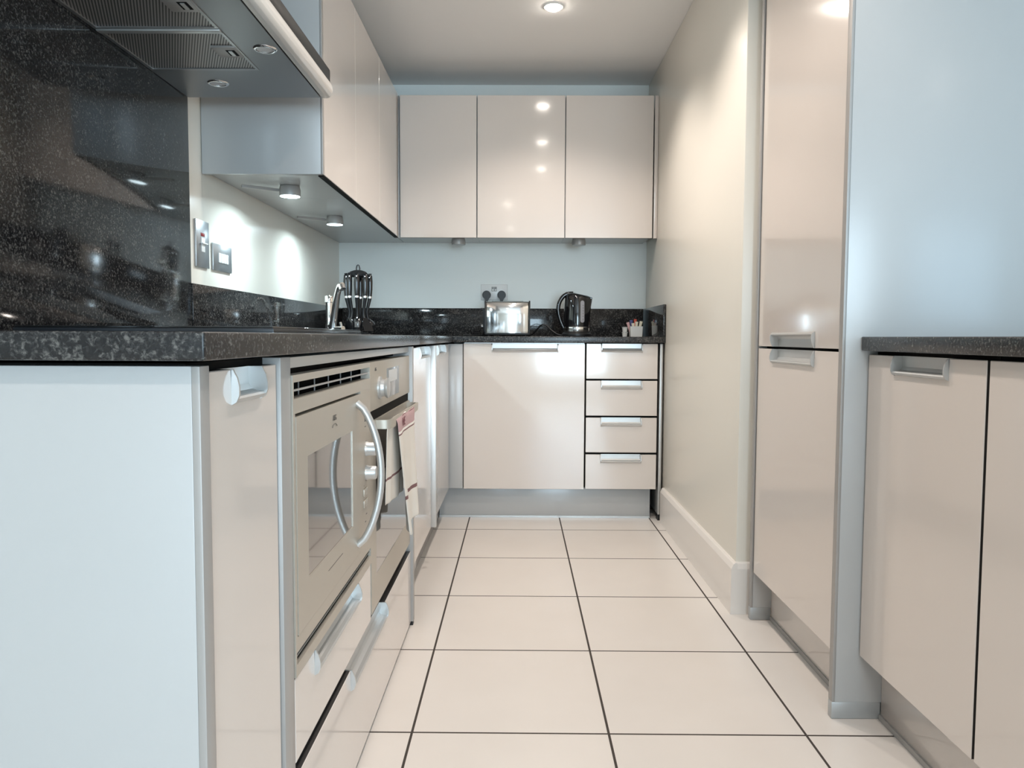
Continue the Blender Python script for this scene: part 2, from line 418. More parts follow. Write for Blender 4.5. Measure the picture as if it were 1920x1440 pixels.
# fascia frame with two vent openings and the door opening
for (a0, a1, z0, z1) in ((Y0, Y1, .8315, .8425), (Y0, 1.1375, .8065, .8315), (1.7235, Y1, .8065, .8315), (Y0, Y1, .7845, .8065),
                         (Y0, 1.1425, .4455, .7845), (1.6215, Y1, .4455, .7845), (Y0, Y1, .4225, .4455), (Y0, 1.1375, .4045, .4225), (1.7235, Y1, .4045, .4225), (Y0, Y1, .386, .4045)):
    fa.box(a0, a1, z0, z1, -.020, 0)
fas = fa.build('fascia', M['champ'], mw, smooth=False)
v = MB(T).box(1.1375, 1.7235, .8175, .8205, -.006, -.003)
for k in range(1, 6): v.box(1.1375 + k * .098, 1.1385 + k * .098, .8065, .8315, -.022, -.020)
v.build('upper_vent', M['aluedge'], mw, smooth=False)
MB(T).box(1.1378, 1.7232, .4047, .4223, -.016, -.0065).build('shade_backing', M['dark'], mw, smooth=False)  # dark fill standing in for shade inside the lower vent opening
MB(T).box(1.1375, 1.7235, .4130, .4142, -.006, -.003).build('lower_vent', M['aluedge'], mw, smooth=False)
dr = MB(T); a0, a1, z0, z1 = 1.1450, 1.6190, .4470, .7795
w0, w1_, q0, q1 = 1.2055, 1.535, .518, .712
for (p0, p1, r0, r1) in ((a0, a1, q1, z1), (a0, a1, z0, q0), (a0, w0, q0, q1), (w1_, a1, q0, q1)): dr.box(p0, p1, r0, r1, -.018, .001)
door = dr.build('door', M['champ'], mw, smooth=False)
MB(T).box(w0, w1_, q0, q1, -.010, -.001).build('window', M['ovenglass'], door, smooth=False)
# curved bar handle
pts = []
for i in range(25):
    t = i / 24; z = .764 - .296 * t
    w = .049 * (math.sin(PI * t) ** .62) if 0 < t < 1 else 0
    pts.append((XE + .002 + w, 1.581 + .004 * math.sin(PI * t), z))
MB().tube(pts, .008, 14, flat=(.0075, .0095, (1, 0, 0))).build('handle', M['alu'], door, ang=80)
for z in (.655, .603):
    MB().lathe([(.0165, 0), (.0165, .003), (.0148, .006), (.0148, .020), (.0135, .0225), (0, .0225)], (XE + .002, 1.676, z), 'x', 28).build('knob', M['alu'], mw, ang=40)
for z in (.5635, .539):
    bb = MB(T)
    for k in range(3): bb.box(1.640 + k * .0145, 1.6525 + k * .0145, z - .008, z + .008, 0, .003, .0008)
    bb.build('button', M['champ'], mw)
MB(T).box(1.662, 1.690, .716, .738, -.001, .0004).build('label', M['black'], mw, smooth=False)  # black patch painted in for the dark latch gap, not print
RL = Matrix.Rotation(PI / 2, 4, 'Z') @ Matrix.Rotation(PI / 2, 4, 'X')   # text facing +X, reading along +Y
text_obj('lettering', 'AEG', .014, M['ink'], door, Matrix.Translation((XE + .0036, 1.385, .7535)) @ RL)
arc = MB()
arc.tube([(XE + .0036, 1.385 + .018 * math.cos(a), .735 + .008 * math.sin(a)) for a in [PI * (.1 + .8 * i / 10) for i in range(11)]], .0006, 6)
arc.build('emblem', M['ink'], door)
for z, yy, ln in ((.672, 1.676, .006), (.5865, 1.672, .004), (.578, 1.650, .003), (.5545, 1.660, .003), (.512, 1.676, .010), (.497, 1.664, .010), (.705, 1.668, .012)):
    MB(T).box(yy - ln / 2, yy + ln / 2, z - .0009, z + .0009, 0, .0005).build('marking', M['ink'], mw, smooth=False)
MB(T).box(1.33, 1.44, .4895, .4905, .001, .0014).build('marking', M['ink'], mw, smooth=False)

# ------------------------------------------------------------------ oven
ov = thing('oven', 'built-in champagne steel oven with dial and display, towel over its bar handle', 'oven', (-.6, 2.05, .26))
MB().box(-.88, XE - .026, 1.740, 2.355, .264, .838).build('casing', M['dark'], ov, smooth=False)
T = T_L(XE + .001)
cp = MB(T).box(1.7335, 2.3600, .7300, .8425, -.022, 0, .0012).build('control_panel', M['champ'], ov)
MB().lathe([(.0275, 0), (.0275, .004), (.0215, .006), (.0205, .014), (.0245, .019), (.0245, .022), (.020, .0235), (0, .0235)], (XE + .001, 1.848, .7775), 'x', 36).build('dial', M['alu'], cp, ang=40)
dp = MB(T).box(1.955, 2.149, .745, .8195, 0, .0012, .0004).build('display', M['display'], cp)
MB(T).box(1.978, 2.112, .7838, .8141, .0012, .0016).build('screen_patch', M['displaypatch'], dp, smooth=False)
text_obj('lettering', 'AEG', .011, M['ink'], cp, Matrix.Translation((XE + .0014, 1.80, .8235)) @ RL)
od = MB(T); a0, a1, z0, z1 = 1.7335, 2.3600, .2630, .7060; g0, g1, h0, h1 = 1.797, 2.298, .340, .682
for (p0, p1, r0, r1) in ((a0, a1, z0, h0), (a0, a1, h1, z1), (a0, g0, h0, h1), (g1, a1, h0, h1)): od.box(p0, p1, r0, r1, -.022, 0)
odo = od.build('door', M['champ'], ov, smooth=False)
MB(T).box(g0, g1, h0, h1, -.012, -.0006).build('window', M['ovenglass'], odo, smooth=False)
MB(T).box(1.737, 2.357, .7062, .7297, -.020, -.004).build('vent_gap', M['dark'], ov, smooth=False)  # black strip standing in for shade in the gap above the oven door
# flat band handle: two side arms curving into a front bar
HX = XE + .034
pts = [(XE + .001, 1.806, .694), (XE + .012, 1.806, .694), (HX - .012, 1.807, .694), (HX - .004, 1.811, .694), (HX, 1.822, .694), (HX, 1.9, .694), (HX, 2.05, .694), (HX, 2.20, .694), (HX, 2.288, .694), (HX - .004, 2.299, .694), (HX - .012, 2.303, .694), (XE + .012, 2.304, .694), (XE + .001, 2.304, .694)]
MB().tube(pts, .01, 4, flat=(.0105, .0030, (0, 0, 1)), rect=True).build('handle', M['champ'], odo, ang=60)

# ------------------------------------------------------------------ towel over the handle
def towel():
    o = thing('tea_towel', 'cream tea towel with pink and maroon bands hanging over the oven handle', 'towel', (HX, 2.05, .70))
    bm = bmesh.new(); uvl = bm.loops.layers.uv.new('UVMap')
    NU, NV = 20, 44
    # path across the bar: up the back, over the bar, down the front
    def path(t, s):
        # t 0..1 front hem -> back hem ; s 0..1 along the bar
        Lf = .325 - .022 * s + .006 * math.sin(s * 7); Lb = .205 + .018 * s
        q = t * (Lf + Lb)
        ripple = math.sin(s * 9 + 1.0) * .0045 + math.sin(s * 17) * .0022
        if q < Lf:
            d = (Lf - q); k = d / Lf
            z = .7065 - d
            y0 = 1.872 + .118 * k ** 1.2; y1 = 2.195 - .02 * k
            y = y0 + (y1 - y0) * s
            x = HX + .0052 + ripple * (.15 + 1.8 * k) * (1 if k > .03 else .2) + .006 * k
            vv = 1 - d / .325
        else:
            d = q - Lf; k = d / Lb
            z = .7065 - d
            kk = min(1, k / .10)
            y0 = 1.872 - .075 * kk; y1 = 2.195 - .12 * kk
            y = y0 + (y1 - y0) * s
            x = HX - .0052 - abs(ripple) * (.2 + .6 * k) - .003 * k
            vv = min(1.12 * (1 - k), .78)
        if d < .006: z = .7082
        return (x, y, z), max(0, vv)
    grid = [[None] * (NV + 1) for _ in range(NU + 1)]; vvs = {}
    for i in range(NU + 1):
        for j in range(NV + 1):
            p, vv = path(j / NV, i / NU); w = bm.verts.new(p); grid[i][j] = w; vvs[w] = (i / NU, vv)
    for i in range(NU):
        for j in range(NV):
            fce = bm.faces.new((grid[i][j], grid[i + 1][j], grid[i + 1][j + 1], grid[i][j + 1]))
            for l in fce.loops: l[uvl].uv = vvs[l.vert]
    me = bpy.data.meshes.new('cloth'); bm.to_mesh(me); bm.free(); me.materials.append(M['towel']); me.shade_smooth()
    c = bpy.data.objects.new('cloth', me); C.objects.link(c)
    c.parent = o; bpy.context.view_layer.update(); c.matrix_parent_inverse = o.matrix_world.inverted()
    md = c.modifiers.new('thickness', 'SOLIDIFY'); md.thickness = .0022; md.offset = 0
    sb = c.modifiers.new('sub', 'SUBSURF'); sb.levels = 1; sb.render_levels = 1
    text_obj('lettering', 'WE', .031, mat('maroon_print', (0.16, 0.05, 0.06), .8), c, Matrix.Translation((HX + .0085, 1.965, .6835)) @ RL, extrude=.0004)
towel()

# ------------------------------------------------------------------ left run: sink cabinet and corner cabinet
T = T_L(XFL)
c3 = thing('base_cabinet', 'beige gloss base cabinet between the oven and the slim silver upright', 'cabinet', (-.66, 2.7, 0), 'base cabinets')
MB().box(XL + .002, XFL - .021, 2.390, 3.010, .16, .66).build('carcass', M['carcass'], c3, smooth=False)
front(T, 'door', 2.392, 2.985, .155, .8640, c3, (2.630, 2.925))
MB().box(XFL - .018, -.3175, 2.989, 3.011, .155, .866, .001).build('upright', M['alu'], c3)
c4 = thing('base_cabinet', 'beige gloss base cabinet in the back left corner beyond the slim silver upright', 'cabinet', (-.66, 3.4, 0), 'base cabinets')
MB().box(XL + .002, XFL - .021, 3.013, YB - .01, .16, WB - .004).build('carcass', M['carcass'], c4, smooth=False)
front(T, 'door', 3.015, 3.752, .155, .8640, c4, (3.225, 3.545))
MB().box(XFL - .02, -.2695, YFB, YFB + .018, .155, .866, .001).build('corner_post', M['panel'], c4)
pl = MB().box(-.412, -.393, 2.388, 3.826, 0, .150, .001)
kb = pl.build('kick_board', M['aluedge']); tag(kb, 'dull grey kick board under the left cabinets beyond the oven', 'kick board')
MB().box(-.393, -.386, 2.985, 3.005, .045, .075, .002).build('catch', M['red'], kb)
MB().box(-.393, -.384, 2.80, 2.90, .02, .09, .004).build('bracket', M['alu'], kb)

# ------------------------------------------------------------------ back run
T = T_N(YFB)
dw = thing('dishwasher', 'integrated dishwasher behind wide beige gloss door on the back wall run', 'dishwasher', (.03, 4.0, 0))
MB().box(-.262, .328, YFB + .021, YB - .02, .16, WB - .012).build('casing', M['carcass'], dw, smooth=False)
front(T, 'door', -.2655, .3265, .153, .8685, dw, (-.128, .197))
MB().box(-.262, .324, YFB + .002, YFB + .02, .8695, .8725).build('top_strip', M['alu'], dw, smooth=False)
dc = thing('drawer_cabinet', 'beige gloss cabinet of four stacked drawers at the right of the back run', 'cabinet', (.51, 4.0, 0))
MB().box(.330, .6885, YFB + .021, YB - .02, .16, WB - .004).build('carcass', M['carcass'], dc, smooth=False)
for z0, z1 in ((.6985, .8700), (.5180, .6895), (.3365, .5080), (.1550, .3265)):
    front(T, 'drawer', .3345, .6815, z0, z1, dc, (.4065, .6075))
MB().box(.6925, .7065, YFB - .002, YB - .02, .03, WB - .004, .001).build('side_panel', M['alu'], dc)
MB().box(.6925, .7065, YFB, YFB + .05, 0, .03).build('foot', M['black'], dc, smooth=False)
kb2 = MB().box(-.390, .662, 3.826, 3.842, .006, .152, .001).build('kick_board', M['panel']); tag(kb2, 'pale grey kick board under the dishwasher and drawers on the back run', 'kick board')
MB().box(-.390, .662, 3.822, 3.827, 0, .010).build('floor_seal', M['alu'], kb2)

# ------------------------------------------------------------------ worktops, upstands, splashback
wt = thing('worktop', 'L-shaped black granite worktop along the left and back walls', 'worktop', (-.6, 2.5, WB))
g = MB()
sx0, sx1, sy0, sy1 = -.86, -.44, 2.52, 3.02
XF = -.3195; YF = 3.7555
# pieces around the sink cut-out share faces at the joints
g.box(XL + .001, XF, .7865, sy0, WB, WT, .0025, 3)
g.box(XL + .001, sx0, sy0 - .0025, sy1 + .0025, WB, WT)
g.box(sx1, XF, sy0 - .0025, sy1 + .0025, WB, WT, .0025, 3)
g.box(XL + .001, XF, sy1, YB - .001, WB, WT, .0025, 3)
g.build('left_slab', M['granite_slab'], wt)
MB().box(XF - .001, XR - .001, YF, YB - .001, WB, WT, .0022, 3).build('back_slab', M['granite_slab'], wt)
u = MB().box(XL + .001, XL + .019, 2.349, YB - .001, WT, 1.0595, .0015).build('upstand', M['granite']); tag(u, 'low black granite upstand along the left wall behind the tap', 'upstand')
u = MB().box(XL + .020, XR - .016, YB - .019, YB - .001, WT, 1.0605, .0015).build('upstand', M['granite']); tag(u, 'low black granite upstand along the back wall behind toaster and kettle', 'upstand')
u = MB().box(XR - .0145, XR - .0005, YF + .001, YB - .001, WT, 1.0615, .0015).build('upstand', M['granite']); tag(u, 'short black granite upstand on the right wall beside the tub of sachets', 'upstand')
sb = MB().box(XL + .001, XL + .017, .790, 2.345, WT, 2.20, .001).build('splashback', M['granite']); tag(sb, 'tall black granite splashback on the left wall behind the hob', 'splashback')

# right worktop
wr2 = MB().box(.7895, 1.42, .20, 1.7865, WB - .002, WT, .0025, 3).build('worktop', M['granite_slab']); tag(wr2, 'black granite worktop on the right against the tall grey panel', 'worktop')

# ------------------------------------------------------------------ sink and tap
sk = thing('sink', 'stainless steel inset sink bowl beside the hob', 'sink', (-.65, 2.77, .72))
s_ = MB(); t_ = .002
a0, a1, c0, c1_ = sx0 + .004, sx1 - .004, sy0 + .004, sy1 - .004
s_.box(a0, a1, c0, c1_, .722, .724); s_.box(a0, a0 + t_, c0, c1_, .724, .9045); s_.box(a1 - t_, a1, c0, c1_, .724, .9045)
s_.box(a0 + t_, a1 - t_, c0, c0 + t_, .724, .9045); s_.box(a0 + t_, a1 - t_, c1_ - t_, c1_, .724, .9045)
s_.build('bowl', M['steel'], sk, smooth=False)
MB().lathe([(.04, 0), (.04, .004), (.03, .005), (0, .003)], (-.65, 2.77, .7245), 'z', 24).build('drain', M['chrome'], sk)

tp = thing('mixer_tap', 'chrome mixer tap with angled spout on the left worktop by the utensils', 'tap', (-.835, 3.48, WT))
tb = MB()
tb.lathe([(.026, 0), (.026, .006), (.020, .010), (.019, .050), (.0165, .054), (.0165, .148), (.021, .150), (.021, .176), (.0185, .179), (0, .179)], (-.857, 3.52, WT), 'z', 28)
tb.build('body', M['chrome'], tp, ang=40)
tb = MB()
tb.tube([(-.832, 3.47, WT), (-.832, 3.47, WT + .03)], .021, 20)
tb.tube([(-.832, 3.47, .930), (-.829, 3.467, .950), (-.815, 3.45, 1.02), (-.800, 3.43, 1.085), (-.790, 3.42, 1.112), (-.782, 3.41, 1.122), (-.770, 3.40, 1.122)], [.0185, .0165, .015, .014, .014, .0145, .0145], 18)
tb.tube([(-.776, 3.405, 1.124), (-.768, 3.398, 1.106)], [.0155, .0140], 18)
tb.tube([(-.857, 3.52, .948), (-.832, 3.47, .945)], .012, 12)
tb.build('spout', M['chrome'], tp, ang=40)
tb = MB(); tb.tube([(-.815, 3.46, .935), (-.775, 3.43, .935)], [.010, .0115], 14); tb.tube([(-.785, 3.436, .943), (-.790, 3.440, .962)], [.006, .0065], 12)
tb.build('lever', M['chrome'], tp, ang=40)

# ------------------------------------------------------------------ hob
hb = thing('hob', 'black glass hob with raised dark rim on the left worktop under the extractor hood', 'hob', (-.7, 1.88, WT))
MB().box(-.962, -.464, 1.468, 2.290, WT, WT + .0105, .0015).build('frame', M['rim'], hb)
MB().box(-.960, -.466, 1.470, 2.288, WT + .0105, WT + .0142, .001).build('glass', M['blackglass'], hb)
for (x, y, r) in ((-.60, 1.70, .09), (-.83, 1.70, .07), (-.60, 2.07, .07), (-.83, 2.07, .10)):
    MB().lathe([(r, 0), (r, .0003), (0, .0003)], (x, y, WT + .0142), 'z', 40).build('cooking_zone', M['display'], hb)

# ------------------------------------------------------------------ extractor hood
hd = thing('extractor_hood', 'grey metal extractor hood with two ribbed filters above the hob on the left wall', 'extractor hood', (-.8, 1.89, 1.61))
HZ = 1.61; hx0, hx1 = XL + .018, -.592; hy0, hy1 = 1.442, 2.3465
h = MB(); fx0, fx1 = -.982, -.694; F = [(1.592, 1.828), (1.850, 2.104)]
# underside frame around the filters
h.box(hx0, fx0, hy0, hy1, HZ, HZ + .012); h.box(fx1, hx1, hy0, hy1, HZ, HZ + .012)
h.box(fx0, fx1, hy0, F[0][0], HZ, HZ + .012); h.box(fx0, fx1, F[0][1], F[1][0], HZ, HZ + .012); h.box(fx0, fx1, F[1][1], hy1, HZ, HZ + .012)
h.box(hx0, hx1 + .002, hy0, hy1, HZ + .012, HZ + .078)
h.build('body', M['hoodgrey'], hd, smooth=False)
MB().box(hx0, -.735, 1.70, 2.06, HZ + .078, ZC - .002, .001).build('chimney', M['hoodgrey'], hd)
for (y0, y1) in F:
    q = MB(); e = .007
    q.box(fx0, fx0 + e, y0, y1, HZ - .002, HZ + .004); q.box(fx1 - e, fx1, y0, y1, HZ - .002, HZ + .004)
    q.box(fx0 + e, fx1 - e, y0, y0 + e, HZ - .002, HZ + .004); q.box(fx0 + e, fx1 - e, y1 - e, y1, HZ - .002, HZ + .004)
    fo = q.build('filter', M['steel'], hd, smooth=False)
    MB().box(fx0 + e, fx1 - e, y0 + e, y1 - e, HZ + .001, HZ + .004).build('mesh', M['filter'], fo, smooth=False)
    ym = y1 - .127
    lt = MB().box(-.758, fx1 - .004, ym - .040, ym + .030, HZ - .004, HZ + .002, .001).build('latch', M['aluedge'], fo)
    MB().box(-.728, -.706, ym - .022, ym + .016, HZ - .0046, HZ - .0036).build('slot', M['dark'], lt, smooth=False)
    MB().box(-.722, -.713, ym - .018, ym + .012, HZ - .0062, HZ - .0046).build('tab', M['alu'], lt, smooth=False)
br = MB().box(fx0, fx1, F[0][1] + .002, F[1][0] - .002, HZ - .005, HZ, .0015).build('crossbar', M['alu'], hd)
for (x, y) in ((-.630, 1.958), (-.847, 2.217)):
    l = MB().lathe([(.0215, .002), (.0215, -.003), (.0245, -.004), (.0290, -.0015), (.0295, .001)], (x, y, HZ), 'z', 32).build('lamp', M['chrome'], hd, ang=50)
    MB().lathe([(.0213, .0), (.0205, -.0015), (0, -.0025)], (x, y, HZ), 'z', 32).build('lens', M['lampglass'], l)
# pull-out visor along the front: groove, rounded nose, black band
MB().box(-.5905, -.5875, hy0, hy1, HZ + .003, HZ + .06).build('groove', M['dark'], hd, smooth=False)
nose = [(-.5875, HZ - .001), (-.572, HZ - .0025), (-.563, HZ + .001), (-.5565, HZ + .010), (-.5545, HZ + .020), (-.5560, HZ + .032), (-.5600, HZ + .041), (-.5875, HZ + .041)]
n_ = MB(); n_.prism(nose, hy0, hy1 + .001, axis='v', bev=.001); n_.build('visor', M['visor'], hd, ang=40)
MB().box(-.5875, -.5625, hy0, hy1 + .001, HZ + .041, HZ + .080, .001).build('front_band', M['black'], hd)

# ------------------------------------------------------------------ wall cabinets
UZ0, UZ1, DZ0 = 1.424, 2.136, 1.413
T = T_L(-.620)
yy = [2.4975, 2.985, 3.492, 4.028]
LB = ['beige gloss wall cabinet beside the extractor hood, grey end panel facing out', 'middle beige gloss wall cabinet of the three on the left wall', 'beige gloss wall cabinet at the far end of the left wall, by the back corner']
for i in range(3):
    c = thing('wall_cabinet', LB[i], 'cabinet', (-.8, (yy[i] + yy[i + 1]) / 2, UZ0), 'wall cabinets on the left wall')
    y1 = yy[i + 1]
    MB().box(XL + .002, -.640, yy[i] + .0006, (y1 if i < 2 else YB - .004) - .0006, UZ0, UZ1 - .002).build('carcass', M['panel'], c, smooth=False)
    front(T, 'door', yy[i] + .0015, y1 - .0015, DZ0, UZ1, c, th=.018)
    MB().box(-.640, -.6225, yy[i] + .002, y1 - .002, DZ0 - .0035, DZ0).build('bottom_trim', M['dark'], c, smooth=False)
    if i == 0:
        MB().box(XL + .002, -.6255, 2.4765, 2.4970, DZ0 - .001, UZ1, .0008).build('end_panel', M['panel'], c)
        MB().box(-.6255, -.6190, 2.4765, 2.4970, DZ0 - .001, UZ1, .0008).build('edge_trim', M['aluedge'], c)
T = T_N(4.040)
xx = [-.6145, -.2155, .2395, .6930]
LB = ['narrowest beige gloss wall cabinet on the back wall, next to the left corner', 'middle beige gloss wall cabinet on the back wall, above toaster and kettle', 'beige gloss wall cabinet on the back wall nearest the right wall']
for i in range(3):
    c = thing('wall_cabinet', LB[i], 'cabinet', ((xx[i] + xx[i + 1]) / 2, 4.2, UZ0), 'wall cabinets on the back wall')
    MB().box((xx[i] if i else -.637) + .0006, xx[i + 1] - .0006, 4.0605, YB - .002, UZ0, UZ1 - .002).build('carcass', M['panel'], c, smooth=False)
    MB().box(xx[i] + .003, xx[i + 1] - .003, 4.0590, 4.0603, UZ0, UZ1 - .002).build('gap_shade_sheet', M['dark'], c, smooth=False)  # dark sheet behind the doors, paints the gaps between them as shaded
    front(T, 'door', xx[i] + .0025, xx[i + 1] - .0025, DZ0, UZ1, c)
    if i == 2:
        MB().box(.6965, XR - .001, 4.040, 4.058, DZ0, UZ1, .001).build('filler_strip', M['door'], c)
    if i == 0:
        MB().box(-.6345, -.6175, 4.046, 4.058, DZ0, UZ1, .001).build('filler_strip', M['aluedge'], c)

# ------------------------------------------------------------------ under-cabinet lights
def led(x, y, label, vert_arm, grp, lit):
    t = thing('cabinet_light', label, 'light', (x, y, 1.39), grp)
    zt = UZ0 - .001
    MB().lathe([(.036, 0), (.0365, .003), (.0365, .020), (.033, zt - 1.3885)], (x, y, 1.3885), 'z', 32).build('housing', M['aluedge'], t, ang=40)
    MB().lathe([(0, -.0015), (.0335, -.0015), (.034, .0)], (x, y, 1.3885), 'z', 32).build('lens', M['ledglass' if lit else 'ledoff'], t)
    if not lit: return
    if vert_arm:
        MB().prism([(x - .03, y - .016), (x - .135, y - .095), (x - .142, y - .085), (x - .02, y + .03)], 1.402, 1.412, axis='w', bev=.001).build('arm', M['aluedge'], t)
    d_ = bpy.data.lights.new('led_light', 'AREA'); d_.shape = 'DISK'; d_.size = .06; d_.spread = math.radians(165); d_.energy = LED_POWER; d_.color = COOL
    o = bpy.data.objects.new('led_light', d_); C.objects.link(o); o.location = (x, y, 1.3855); o.parent = t
    bpy.context.view_layer.update(); o.matrix_parent_inverse = t.matrix_world.inverted()
led(-.800, 2.735, 'lit round cabinet light under the left wall cabinets, nearer the hood', True, 'round lights under the left wall cabinets', True)
led(-.804, 3.415, 'lit round cabinet light under the left wall cabinets, nearer the back corner', True, 'round lights under the left wall cabinets', True)
led(-.318, 4.140, 'unlit round cabinet light under the back wall cabinets, left of the socket', False, 'round lights under the back wall cabinets', False)
led(.320, 4.140, 'unlit round cabinet light under the back wall cabinets, above the kettle', False, 'round lights under the back wall cabinets', False)

# ------------------------------------------------------------------ ceiling downlights
def downlight(x, y, label):
    t = thing('downlight', label, 'light', (x, y, ZC), 'recessed ceiling downlights')
    MB().lathe([(.034, .0), (.034, -.003), (.040, -.005), (.045, -.002), (.045, 0)], (x, y, ZC), 'z', 32).build('ring', M['white'], t, ang=50)
    MB().lathe([(.033, -.0005), (.030, -.010), (.018, -.016), (0, -.018)], (x, y, ZC), 'z', 32).build('bulb', M['bulb'], t)
    d_ = bpy.data.lights.new('spot_light', 'SPOT'); d_.spot_size = math.radians(132); d_.spot_blend = 0.6; d_.energy = SPOT_POWER; d_.color = WARM
    d_.shadow_soft_size = .035
    o = bpy.data.objects.new('spot_light', d_); C.objects.link(o); o.location = (x, y, ZC - .05); o.parent = t
    bpy.context.view_layer.update(); o.matrix_parent_inverse = t.matrix_world.inverted()
downlight(.143, 3.345, 'glowing round downlight in the ceiling before the back wall cabinets')
for x, y, lb in ((.165, 2.49, 'ceiling downlight over the aisle, second from the back wall'),
                 (.185, 1.62, 'ceiling downlight over the aisle, third from the back wall'),
                 (-.11, -.10, 'ceiling downlight straight above the camera'),
                 (-.10, -1.86, 'ceiling downlight in the open room behind the camera'),
                 (1.67, -.13, 'ceiling downlight beyond the right worktop, near the camera'),
                 (1.67, -2.2, 'added fill downlight, unseen, at the right of the open room towards the window')):  # last lamp is unseen, added for more bounced light
    downlight(x, y, lb)

# ------------------------------------------------------------------ tall cabinet
tc = thing('tall_cabinet', 'tall beige gloss larder cabinet with grey side panels on the right', 'cabinet', (1.05, 2.1, 0))
XT = .7500
MB().box(XT + .004, 1.385, 1.789, 1.809, .040, 2.262, .001).build('side_panel', M['panel'], tc)
MB().box(XT - .003, XT + .004, 1.7885, 1.8095, .040, 2.262, .001).build('edge_trim', M['aluedge'], tc)
MB().box(XT + .004, 1.385, 2.431, 2.450, .040, 2.262, .001).build('side_panel', M['panel'], tc)
MB().box(XT - .003, XT + .004, 2.4305, 2.4505, .040, 2.262, .001).build('edge_trim', M['aluedge'], tc)
for y0 in (1.7875, 2.4295):
    MB().box(XT - .004, (.862 if y0 < 2 else .812), y0, y0 + .022, 0, .041, .0025).build('foot_cap', M['footcap'], tc)
MB().box(XT + .030, 1.38, 1.811, 2.429, .157, 2.26).build('carcass', M['carcass'], tc, smooth=False)
T = T_R(XT + .002)
front(T, 'door', 1.8150, 2.4250, .156, .8685, tc, (1.968, 2.292))
front(T, 'door', 1.8150, 2.4250, .8755, 2.255, tc, (1.968, 2.292), at='bottom')
pb = MB()
for q in ((1.810, 2.4295, .012, .112), (2.30, 2.4295, .112, .154), (1.810, 2.30, .148, .154)): pb.box(.813, .829, *q)
pp = pb.build('plinth', M['door'], tc, smooth=False)
MB().box(.818, .829, 1.812, 2.299, .113, .147).build('vent_gap', M['dark'], pp, smooth=False)
MB().box(.8085, .829, 1.810, 2.4295, 0, .013).build('floor_seal', M['aluedge'], pp, smooth=False)

# ------------------------------------------------------------------ right base cabinets
T = T_R(.8064)
LB = ['beige gloss base cabinet under the right worktop, beside the tall cabinet', 'beige gloss base cabinet at the right edge of the photo, second from the tall cabinet', 'beige gloss base cabinet under the right worktop, nearest the camera']
for i in range(3):
    y1 = 1.7870 - i * .4560; y0 = y1 - .4560
    c = thing('base_cabinet', LB[i], 'cabinet', (1.1, (y0 + y1) / 2, 0), 'base cabinets on the right')
    MB().box(.828, 1.40, y0 + .001, y1 - .001, .157, WB - .004).build('carcass', M['carcass'], c, smooth=False)
    front(T, 'door', y0 + .0042, y1 - .0042, .1555, .8635, c, ((y0 + y1) / 2 - .107, (y0 + y1) / 2 + .103))
kb3 = MB().box(.862, .878, .42, 1.7865, .012, .155, .001).build('kick_board', M['door']); tag(kb3, 'beige kick board under the right base cabinets', 'kick board')
MB().box(.8575, .878, .42, 1.7865, 0, .013).build('floor_seal', M['aluedge'], kb3, smooth=False)
ep = MB().box(.808, 1.40, .396, .417, 0, WB - .004, .001).build('cabinet_end_panel', M['panel']); tag(ep, 'pale grey end panel closing the right base cabinets near the camera', 'panel')

# ------------------------------------------------------------------ switches and sockets
sw = thing('cooker_switch', 'tall brushed metal cooker switch with red neon on the left wall', 'switch', (XL, 2.43, 1.18))
TL = T_L(XL)
MB(TL).box(2.409, 2.511, 1.116, 1.263, .0005, .007, .0015).build('plate', M['switchplate'], sw)
MB(TL).box(2.446, 2.474, 1.214, 1.224, .007, .0085, .0004).build('neon', M['red'], sw)
MB(TL).box(2.448, 2.474, 1.165, 1.209, .007, .009, .0006).build('rocker', M['white'], sw)
MB(TL).box(2.440, 2.482, 1.189, 1.193, .009, .016, .0008).build('lever', M['white'], sw)
sw = thing('light_switch', 'brushed metal four-rocker switch on the left wall beside the cooker switch', 'switch', (XL, 2.59, 1.155))
MB(TL).box(2.543, 2.708, 1.117, 1.205, .0005, .007, .0015).build('plate', M['switchplate'], sw)
for k in range(4): MB(TL).box(2.585 + k * .0215, 2.6035 + k * .0215, 1.144, 1.176, .007, .0105, .0015).build('rocker', M['white'], sw)
so = thing('wall_socket', 'double wall socket with two black plugs above the toaster', 'socket', (-.134, YB, 1.15))
TN = T_N(YB)
MB(TN).box(-.2075, -.0615, 1.108, 1.193, .0005, .006, .0015).build('plate', M['socketplate'], so)
MB(TN).box(-.2085, -.0605, 1.107, 1.194, .0004, .002, .0004).build('surround', M['aluedge'], so)
for x in (-.1425, -.1270):
    MB(TN).box(x - .007, x + .007, 1.156, 1.181, .006, .0075, .0004).build('switch', M['display'], so)
    MB(TN).box(x - .0045, x + .0045, 1.158, 1.168, .0075, .0085, .0004).build('rocker', M['white'], so)
sk2 = thing('wall_socket', 'small metal socket plate low on the left wall beside the tap', 'socket', (XL, 3.3, 1.1)) if False else None

